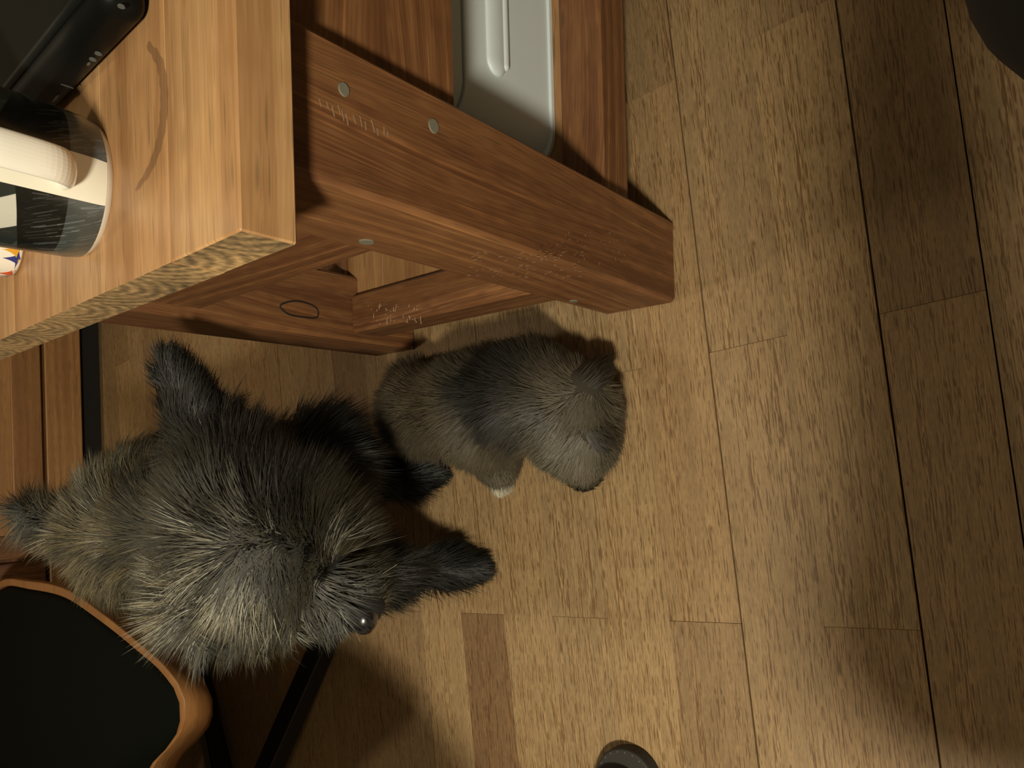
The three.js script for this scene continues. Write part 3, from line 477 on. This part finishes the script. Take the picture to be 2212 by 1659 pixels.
    const cw = tag === 'rump' || tag === 'body' || tag === 'leg' || tag === 'paw' ? 2.6 : 1.5; dir.x += cw * 0.55 * noise3(q.x * w, q.y * w, q.z * w) + cw * 0.5 * noise3(q.x * e, q.y * e, q.z * e) + 0.35 * (r() - 0.5); dir.y += cw * 0.45 * noise3(q.x * w + 40, q.y * w, q.z * w) + cw * 0.4 * noise3(q.x * e + 9, q.y * e, q.z * e) + 0.3 * (r() - 0.5); dir.z += cw * 0.45 * noise3(q.x * w, q.y * w + 31, q.z * w) + cw * 0.3 * noise3(q.x * e, q.y * e, q.z * e + 17) + 0.3 * (r() - 0.5);
    if (dir.dot(n) < 0.32) dir.addScaledVector(n, 0.36 - dir.dot(n));
    // colour lies in patches of a few centimetres and in single hairs
    const mix = mixes[tag], pt = 0.5 + 0.75 * noise3(q.x * 26 + 5, q.y * 26, q.z * 15) + 0.55 * noise3(q.x * 130, q.y * 130, q.z * 70), pick = mix[Math.floor(clamp(pt * 0.7 + r() * 0.3, 0, 0.999) * mix.length)];
    let c = pal[pick]; const v = 0.75 + 0.5 * r(); c = c.map(x => x * v);
    const dark = 0.5 + 0.5 * noise3(q.x * 13 + 3, q.y * 13 + 8, q.z * 13); if (tag === 'head' || tag === 'neck') { const pd = q.distanceTo(crown) + 0.022 * noise3(q.x * 45, q.y * 45 + 3, q.z * 45); c = c.map(x => x * lerp(0.3, 1.1, sm(0.022, 0.058, pd))); }
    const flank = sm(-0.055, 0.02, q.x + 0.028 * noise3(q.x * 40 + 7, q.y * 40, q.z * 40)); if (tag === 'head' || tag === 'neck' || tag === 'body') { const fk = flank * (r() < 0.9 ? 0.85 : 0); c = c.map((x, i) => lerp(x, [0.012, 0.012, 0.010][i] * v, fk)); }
    if (tag === 'head' || tag === 'neck') c = c.map(x => x * lerp(0.55, 1.15, dark));
    if (q.y < 0.012 && n.y < -0.3) return null;
    let len = long[tag] * (0.7 + 0.6 * r()); if (q.y < 0.05) len *= 0.75; if (tag === 'muzzle') { const dn = Math.hypot(q.x - nose[0], q.y - nose[1], q.z - nose[2]); len *= clamp(dn / 0.045, 0.25, 1); if (dn < 0.022) return null; }
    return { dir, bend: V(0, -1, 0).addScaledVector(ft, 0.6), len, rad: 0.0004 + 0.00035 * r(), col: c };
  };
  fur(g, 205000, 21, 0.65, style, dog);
  // nose: wet and black
  const ng = new THREE.SphereGeometry(0.0165, 28, 20); ng.scale(1.05, 0.86, 0.9);
  const nm = part('nose', ng, new THREE.MeshPhysicalMaterial({ color: new THREE.Color().setRGB(0.006, 0.006, 0.007), roughness: 0.24, clearcoat: 1, clearcoatRoughness: 0.14 }), dog, 'wet black nose'); nm.position.set(...A(at(786, 1334, 'z', -0.566)));
  // eyes under the brows
  const eyeM = new THREE.MeshPhysicalMaterial({ color: new THREE.Color().setRGB(0.010, 0.006, 0.004), roughness: 0.1, clearcoat: 1 });
  for (const p of [[-0.050, 0.318, -0.592], [-0.140, 0.332, -0.648]]) { const m = part('eye', new THREE.SphereGeometry(0.0085, 18, 14), eyeM, dog, 'dark eye'); m.position.set(...p); }
  // claws
  const clawM = new THREE.MeshStandardMaterial({ color: new THREE.Color().setRGB(0.010, 0.010, 0.010), roughness: 0.35 }), clawG = new THREE.ConeGeometry(0.0026, 0.013, 8); clawG.translate(0, 0.0065, 0); clawG.rotateX(Math.PI / 2 + 0.35);
  for (const [x, z] of [[-0.153, -0.644], [-0.020, -0.722], [-0.155, -1.006], [-0.015, -1.006]]) for (const k of [-1.5, -0.5, 0.5, 1.5]) { const m = part('claw', clawG, clawM, dog); m.position.set(x + k * 0.0085, 0.012, z - Math.abs(k) * 0.003); m.rotation.y = k * 0.12; }
  // whiskers
  const wg = []; for (const [dx, dy, dz, l] of [[-0.5, -0.5, -0.55, 0.075], [-0.7, -0.2, -0.35, 0.065], [-0.6, -0.7, -0.2, 0.05], [0.5, -0.3, 0.5, 0.05]]) { const s = V(-0.140, 0.284, -0.585), d = V(dx, dy, dz).normalize(); wg.push(new THREE.TubeGeometry(new THREE.CatmullRomCurve3([s, s.clone().addScaledVector(d, l * 0.5), s.clone().addScaledVector(d, l).add(V(0, -0.012, 0))]), 8, 0.00028, 4)); }
  part('whiskers', mergeGeometries(wg), new THREE.MeshStandardMaterial({ color: new THREE.Color().setRGB(0.30, 0.27, 0.18), roughness: 0.5 }), dog);
}

// ---------------------------------------------------------------- the smaller dog
{
  const dog = thing('small_dog', 'small grey-brown dog with a dark saddle patch, low on the floor by the table leg', 'dog', [0, 0, 0]);
  const P = (x, y, h) => A(at(x, y, 'y', h));
  const bones = [
    bone(P(915, 880, 0.070), P(1040, 880, 0.078), 0.050, 0.058, 'body'), bone(P(1040, 880, 0.078), P(1150, 860, 0.074), 0.058, 0.056, 'body'), bone(P(1150, 860, 0.074), P(1225, 885, 0.066), 0.052, 0.046, 'neck'),
    bone(P(1235, 885, 0.066), P(1245, 940, 0.062), 0.047, 0.042, 'head'), bone(P(1248, 950, 0.052), P(1262, 1022, 0.034), 0.034, 0.021, 'muzzle'),
    bone(P(1262, 838, 0.082), P(1298, 800, 0.056), 0.013, 0.006, 'ear'), bone(P(1275, 930, 0.078), P(1288, 965, 0.052), 0.013, 0.008, 'ear'),
    // legs: near fore, far fore, near hind, far hind
    bone(P(1060, 930, 0.062), P(1070, 990, 0.044), 0.036, 0.025, 'leg'), bone(P(1070, 990, 0.044), P(1082, 1038, 0.022), 0.022, 0.018, 'paw'),
    bone(P(1120, 800, 0.055), P(1150, 775, 0.022), 0.032, 0.018, 'leg'),
    bone(P(915, 910, 0.062), P(965, 935, 0.040), 0.040, 0.026, 'leg'), bone(P(965, 935, 0.040), P(1010, 950, 0.020), 0.022, 0.016, 'leg'),
    bone(P(905, 840, 0.055), P(940, 800, 0.022), 0.036, 0.018, 'leg'),
    bone(P(900, 880, 0.080), P(850, 905, 0.055), 0.022, 0.012, 'tail'),
  ];
  const g = grow(bones, 0.026, 0.005);
  part('body', g, new THREE.MeshStandardMaterial({ color: new THREE.Color().setRGB(0.030, 0.025, 0.016), roughness: 0.95 }), dog);
  const spot = V(...P(1095, 850, 0.12)), col = { body: [0.070, 0.056, 0.034], neck: [0.080, 0.066, 0.042], head: [0.092, 0.078, 0.052], muzzle: [0.13, 0.108, 0.072], ear: [0.028, 0.022, 0.013], leg: [0.105, 0.088, 0.060], paw: [0.46, 0.43, 0.33], tail: [0.055, 0.043, 0.025] };
  const ln = { body: 0.026, neck: 0.024, head: 0.018, muzzle: 0.010, ear: 0.016, leg: 0.014, paw: 0.009, tail: 0.022 };
  fur(g, 95000, 41, 0.38, (q, n, r) => {
    const b = nearest(q, bones), tag = b.tag, w = 40; if (q.y < 0.010 && n.y < -0.3) return null;
    const fl = ['leg', 'paw', 'ear', 'muzzle', 'tail'].includes(tag) ? V(...b.b).sub(V(...b.a)).normalize() : V(-0.15, -0.35, -0.9);
    if (tag === 'muzzle') fl.negate();
    const ft = fl.clone().normalize(); ft.addScaledVector(n, -ft.dot(n)); if (ft.length() < 0.35) ft.addScaledVector(V(-0.4, 0.1, -1).addScaledVector(n, -(n.x * -0.4 + n.y * 0.1 - n.z)), 0.6); ft.normalize();
    const dir = ft.clone().addScaledVector(n, 0.5); dir.x += 0.4 * noise3(q.x * w, q.y * w, q.z * w) + 0.15 * (r() - 0.5); dir.y += 0.3 * noise3(q.x * w + 9, q.y * w, q.z * w); dir.z += 0.4 * noise3(q.x * w, q.y * w + 9, q.z * w) + 0.15 * (r() - 0.5);
    if (dir.dot(n) < 0.32) dir.addScaledVector(n, 0.36 - dir.dot(n));
    const d = q.distanceTo(spot) + 0.02 * noise3(q.x * 50, q.y * 50, q.z * 50), k = sm(0.030, 0.075, d), st = 0.75 + 0.5 * (0.5 + 0.5 * noise3(q.x * 30 + 2, q.y * 30, q.z * 80)), vv = (0.7 + 0.6 * r()) * st;
    const c = col[tag].map((x, i) => lerp([0.012, 0.012, 0.009][i], x, k) * vv);
    return { dir, bend: V(0, -1, 0).addScaledVector(ft, 0.6), len: ln[tag] * (0.7 + 0.6 * r()), rad: 0.00042 + 0.00032 * r(), col: c };
  }, dog);
  const nz = part('nose', new THREE.SphereGeometry(0.0095, 20, 14), new THREE.MeshPhysicalMaterial({ color: new THREE.Color().setRGB(0.01, 0.01, 0.01), roughness: 0.3 }), dog, 'black nose'); nz.position.set(...P(1264, 1046, 0.031));
  const eyeM = new THREE.MeshPhysicalMaterial({ color: new THREE.Color().setRGB(0.008, 0.006, 0.004), roughness: 0.12 });
  for (const [x, y, h] of [[1228, 962, 0.090], [1282, 958, 0.070]]) { const m = part('eye', new THREE.SphereGeometry(0.006, 14, 10), eyeM, dog, 'dark eye'); m.position.set(...P(x, y, h)); }
  const clawM = new THREE.MeshStandardMaterial({ color: new THREE.Color().setRGB(0.012, 0.011, 0.010), roughness: 0.4 });
  for (const [x, y] of [[1070, 1052], [1080, 1058], [1092, 1056]]) { const c = new THREE.ConeGeometry(0.0024, 0.011, 8); c.rotateZ(Math.PI / 2); const m = part('claw', c, clawM, dog); m.position.set(...P(x, y, 0.012)); }
}

// ---------------------------------------------------------------- the photographer, seated outside the picture: toe of a shoe and a knee reach into it
{
  const who = thing('person', 'seated person in dark clothes, only a black shoe toe in view on the floor', 'person', [0, 0, 0]);
  const cloth = new THREE.MeshStandardMaterial({ color: new THREE.Color().setRGB(0.008, 0.009, 0.012), roughness: 0.85 });
  const bones = [
    bone([-0.31, 0.47, 0.42], [-0.13, 0.47, 0.42], 0.115, 0.115), bone([-0.22, 0.50, 0.42], [-0.27, 0.84, 0.36], 0.135, 0.125), bone([-0.39, 0.88, 0.36], [-0.14, 0.88, 0.33], 0.075, 0.075),
    bone([-0.32, 0.47, 0.40], [-0.66, 0.50, 0.10], 0.085, 0.064), bone([-0.66, 0.50, 0.10], [-0.580, 0.12, -0.36], 0.062, 0.042),
    bone([-0.12, 0.47, 0.40], [0.172, 0.43, 0.036], 0.085, 0.060), bone([0.172, 0.43, 0.036], [0.25, 0.12, 0.17], 0.058, 0.042),
    bone([-0.42, 0.88, 0.36], [-0.335, 0.640, 0.085], 0.064, 0.060), bone([-0.335, 0.640, 0.085], [-0.120, 0.715, 0.090], 0.060, 0.040),
    bone([-0.10, 0.88, 0.32], [0.06, 0.68, 0.34], 0.052, 0.042), bone([0.06, 0.68, 0.34], [0.085, 0.72, 0.165], 0.040, 0.029),
  ];
  part('clothing', grow(bones, 0.035, 0.013), cloth, who);
  const skinM = new THREE.MeshStandardMaterial({ color: new THREE.Color().setRGB(0.45, 0.28, 0.19), roughness: 0.6 });
  const HX = -0.23, HZ = -0.26; // the head leans forward over the picture
  const hb = [bone([-0.265, 0.92, 0.34], [-0.24, 1.01, 0.29], 0.052, 0.050), bone([HX, 1.075, 0.52 + HZ], [HX, 1.03, 0.485 + HZ], 0.082, 0.066), bone([HX, 1.005, 0.455 + HZ], [HX, 0.985, 0.45 + HZ], 0.030, 0.026), bone([HX, 1.045, 0.432 + HZ], [HX, 1.025, 0.412 + HZ], 0.010, 0.013), bone([HX - 0.083, 1.06, 0.515 + HZ], [HX - 0.086, 1.03, 0.510 + HZ], 0.014, 0.010), bone([HX + 0.083, 1.06, 0.515 + HZ], [HX + 0.086, 1.03, 0.510 + HZ], 0.014, 0.010)];
  const hands = []; for (const s of [-1, 1]) { hands.push(bone([s * 0.088, 0.718, 0.165], [s * 0.080, 0.728, 0.105], 0.026, 0.030)); for (let i = 0; i < 4; i++) { const y = 0.755 - i * 0.019, l = [0.9, 1, 0.95, 0.75][i]; hands.push(bone([s * 0.084, y, 0.100], [s * 0.088, y + 0.004, 0.065], 0.0092, 0.0088), bone([s * 0.088, y + 0.004, 0.065], [s * (0.088 - 0.034 * l), y + 0.004, 0.0515], 0.0088, 0.0076)); } hands.push(bone([s * 0.074, 0.735, 0.118], [s * 0.055, 0.752, 0.098], 0.012, 0.010), bone([s * 0.055, 0.752, 0.098], [s * 0.030, 0.755, 0.088], 0.010, 0.0088)); }
  part('head', grow(hb, 0.02, 0.006), skinM, who); for (const s of [-1, 1]) part('hand', grow(hands.filter(b => b.a[0] * s > 0), 0.006, 0.0035), skinM, who);
  const hair = new THREE.SphereGeometry(0.093, 32, 20, 0, Math.PI * 2, 0, Math.PI * 0.58); hair.rotateX(0.55); hair.translate(HX, 1.075, 0.53 + HZ); part('hair', hair, new THREE.MeshStandardMaterial({ color: new THREE.Color().setRGB(0.03, 0.02, 0.012), roughness: 0.7, side: THREE.DoubleSide }), who);
  const eye = new THREE.MeshStandardMaterial({ color: 0xdddddd, roughness: 0.2 }); for (const s of [-1, 1]) { const e = part('eye', new THREE.SphereGeometry(0.011, 16, 12), eye, who); e.position.set(HX + s * 0.031, 1.055, 0.428 + HZ); }
  const lip = new THREE.SphereGeometry(0.02, 16, 10); lip.scale(1, 0.35, 0.5); const lm = part('mouth', lip, new THREE.MeshStandardMaterial({ color: new THREE.Color().setRGB(0.4, 0.16, 0.13), roughness: 0.5 }), who); lm.position.set(HX, 0.996, 0.424 + HZ);
  // shoes: upper and stitched sole
  const shoeM = new THREE.MeshStandardMaterial({ color: new THREE.Color().setRGB(0.006, 0.006, 0.006), roughness: 0.5 }), soleM = new THREE.MeshStandardMaterial({ color: new THREE.Color().setRGB(0.022, 0.020, 0.017), roughness: 0.7 });
  const shoe = (toe, turn) => {
    const g = new THREE.Group(); g.name = 'shoe'; g.position.set(...toe); g.rotation.y = turn; who.add(g);
    const s = new THREE.Shape(); s.moveTo(0, -0.0); s.bezierCurveTo(0, 0.042, -0.05, 0.052, -0.10, 0.050); s.bezierCurveTo(-0.16, 0.046, -0.20, 0.036, -0.24, 0.036); s.bezierCurveTo(-0.285, 0.034, -0.285, -0.034, -0.24, -0.036); s.bezierCurveTo(-0.20, -0.036, -0.16, -0.040, -0.10, -0.044); s.bezierCurveTo(-0.05, -0.046, 0, -0.036, 0, 0);
    const so = new THREE.ExtrudeGeometry(s, { depth: 0.014, bevelEnabled: true, bevelSize: 0.003, bevelThickness: 0.003, bevelSegments: 2, curveSegments: 20 }); so.rotateX(-Math.PI / 2); so.translate(-0.004, 0.003, 0); part('sole', so, soleM, g);
    part('upper', grow([bone([-0.055, 0.036, 0], [-0.11, 0.045, 0], 0.034, 0.038), bone([-0.11, 0.045, 0], [-0.19, 0.062, 0], 0.038, 0.044), bone([-0.19, 0.062, 0], [-0.232, 0.055, 0], 0.042, 0.034), bone([-0.205, 0.07, 0], [-0.215, 0.115, 0], 0.040, 0.044)], 0.02, 0.006), shoeM, g);
    const st = []; for (let i = 0; i < 60; i++) { const q = s.getPoint(i / 60); const b = new THREE.BoxGeometry(0.0022, 0.0012, 0.0012); b.rotateY(Math.atan2(q.y, q.x + 0.1)); b.translate(q.x * 0.985 - 0.004, 0.0202, -q.y * 0.96); st.push(b); }
    part('stitching', mergeGeometries(st), new THREE.MeshStandardMaterial({ color: new THREE.Color().setRGB(0.10, 0.09, 0.08), roughness: 0.8 }), g);
  };
  shoe([-0.347, 0, -0.425], 0.05); shoe([0.30, 0, 0.02], 1.2);
}
{ // phone in the hands
  const t = thing('phone', 'black phone held sideways in the hands of the seated person', 'phone', [0, 0.735, 0.078]);
  const g = new RoundedBoxGeometry(0.158, 0.074, 0.0085, 4, 0.004); const m = part('case', g, new THREE.MeshStandardMaterial({ color: new THREE.Color().setRGB(0.01, 0.01, 0.012), roughness: 0.3 }), t);
  const l = new THREE.CylinderGeometry(0.006, 0.006, 0.002, 20); l.rotateX(Math.PI / 2); const k = part('lens', l, new THREE.MeshPhysicalMaterial({ color: new THREE.Color().setRGB(0.005, 0.005, 0.01), roughness: 0.05 }), t); k.position.set(0.0, 0.02, -0.0052);
}
{ // stool under the photographer
  const t = thing('stool', 'round upholstered stool under the seated person', 'stool', [-0.22, 0, 0.44]);
  const m = new THREE.MeshStandardMaterial({ color: new THREE.Color().setRGB(0.05, 0.045, 0.04), roughness: 0.9 });
  part('seat', new THREE.LatheGeometry([[0.0001, 0.27], [0.19, 0.27], [0.205, 0.285], [0.205, 0.325], [0.19, 0.343], [0.0001, 0.350]].map(p => new THREE.Vector2(...p)), 40), m, t);
  for (let i = 0; i < 4; i++) { const a = Math.PI / 4 + i * Math.PI / 2, g = new THREE.CylinderGeometry(0.017, 0.013, 0.27, 14); g.translate(Math.cos(a) * 0.14, 0.135, Math.sin(a) * 0.14); part('leg', g, MT.leg, t); }
}
{ // unseen pendant, added as fill light for the far end of the room
  const t = thing('added_fill_lamp', 'added unseen globe pendant that brightens the far end of the room', 'lamp', [FILL_AT.x, 0, FILL_AT.z]);
  const metal = new THREE.MeshStandardMaterial({ color: new THREE.Color().setRGB(0.05, 0.05, 0.05), roughness: 0.5 });
  const c = new THREE.CylinderGeometry(0.003, 0.003, RY - FILL_AT.y - 0.075, 10); c.translate(0, (RY + FILL_AT.y + 0.075) / 2, 0); part('cord', c, metal, t);
  const k = new THREE.CylinderGeometry(0.045, 0.045, 0.02, 24); k.translate(0, RY - 0.01, 0); part('ceiling_rose', k, metal, t);
  const g = new THREE.SphereGeometry(0.08, 32, 20); g.translate(0, FILL_AT.y, 0); part('globe', g, new THREE.MeshStandardMaterial({ color: 0xffffff, emissive: new THREE.Color(1.0, 0.84, 0.58), emissiveIntensity: 0.8, roughness: 0.5 }), t, 'glowing globe');
}
{ // round side table added outside the picture: it keeps the light off the floor by the lounge chair
  const t = thing('added_shade_table', 'added unseen round side table that shades the floor', 'side table', [-0.66, 0, -0.53]);
  const m = MT.leg;
  const top = new THREE.CylinderGeometry(0.295, 0.290, 0.024, 64); top.translate(0, 0.50, 0); part('tabletop', top, m, t);
  const st = new THREE.CylinderGeometry(0.022, 0.026, 0.474, 24); st.translate(0, 0.251, 0); part('column', st, m, t);
  const ba = new THREE.CylinderGeometry(0.11, 0.12, 0.016, 40); ba.translate(0, 0.008, 0); part('base', ba, m, t);
}
{ // floor lamp: pole behind, boom over the seated person, frosted globe
  const t = thing('floor_lamp', 'floor lamp with a curved boom and a round frosted globe', 'lamp', [-1.05, 0, 0.45]);
  const metal = new THREE.MeshStandardMaterial({ color: new THREE.Color().setRGB(0.05, 0.05, 0.05), roughness: 0.4, metalness: 0.8 }), L = LAMP.clone().sub(V(-1.05, 0, 0.45));
  const b = new THREE.CylinderGeometry(0.13, 0.135, 0.02, 40); b.translate(0, 0.01, 0); part('base', b, metal, t);
  part('pole', new THREE.TubeGeometry(new THREE.CatmullRomCurve3([V(0, 0.01, 0), V(0, 0.7, 0), V(0, 1.2, 0), V(L.x * 0.3, 1.48, L.z * 0.3), V(L.x * 0.8, 1.46, L.z * 0.8), V(L.x, 1.36, L.z), V(L.x, LAMP.y + 0.058, L.z)]), 60, 0.009, 12), metal, t);
  const g = new THREE.SphereGeometry(0.062, 36, 24); g.translate(L.x, L.y, L.z); part('globe', g, new THREE.MeshStandardMaterial({ color: 0xffffff, emissive: new THREE.Color(1.0, 0.91, 0.72), emissiveIntensity: 3.0, roughness: 0.5 }), t, 'glowing frosted globe');
}
shade(scene);
renderer.render(scene, camera);
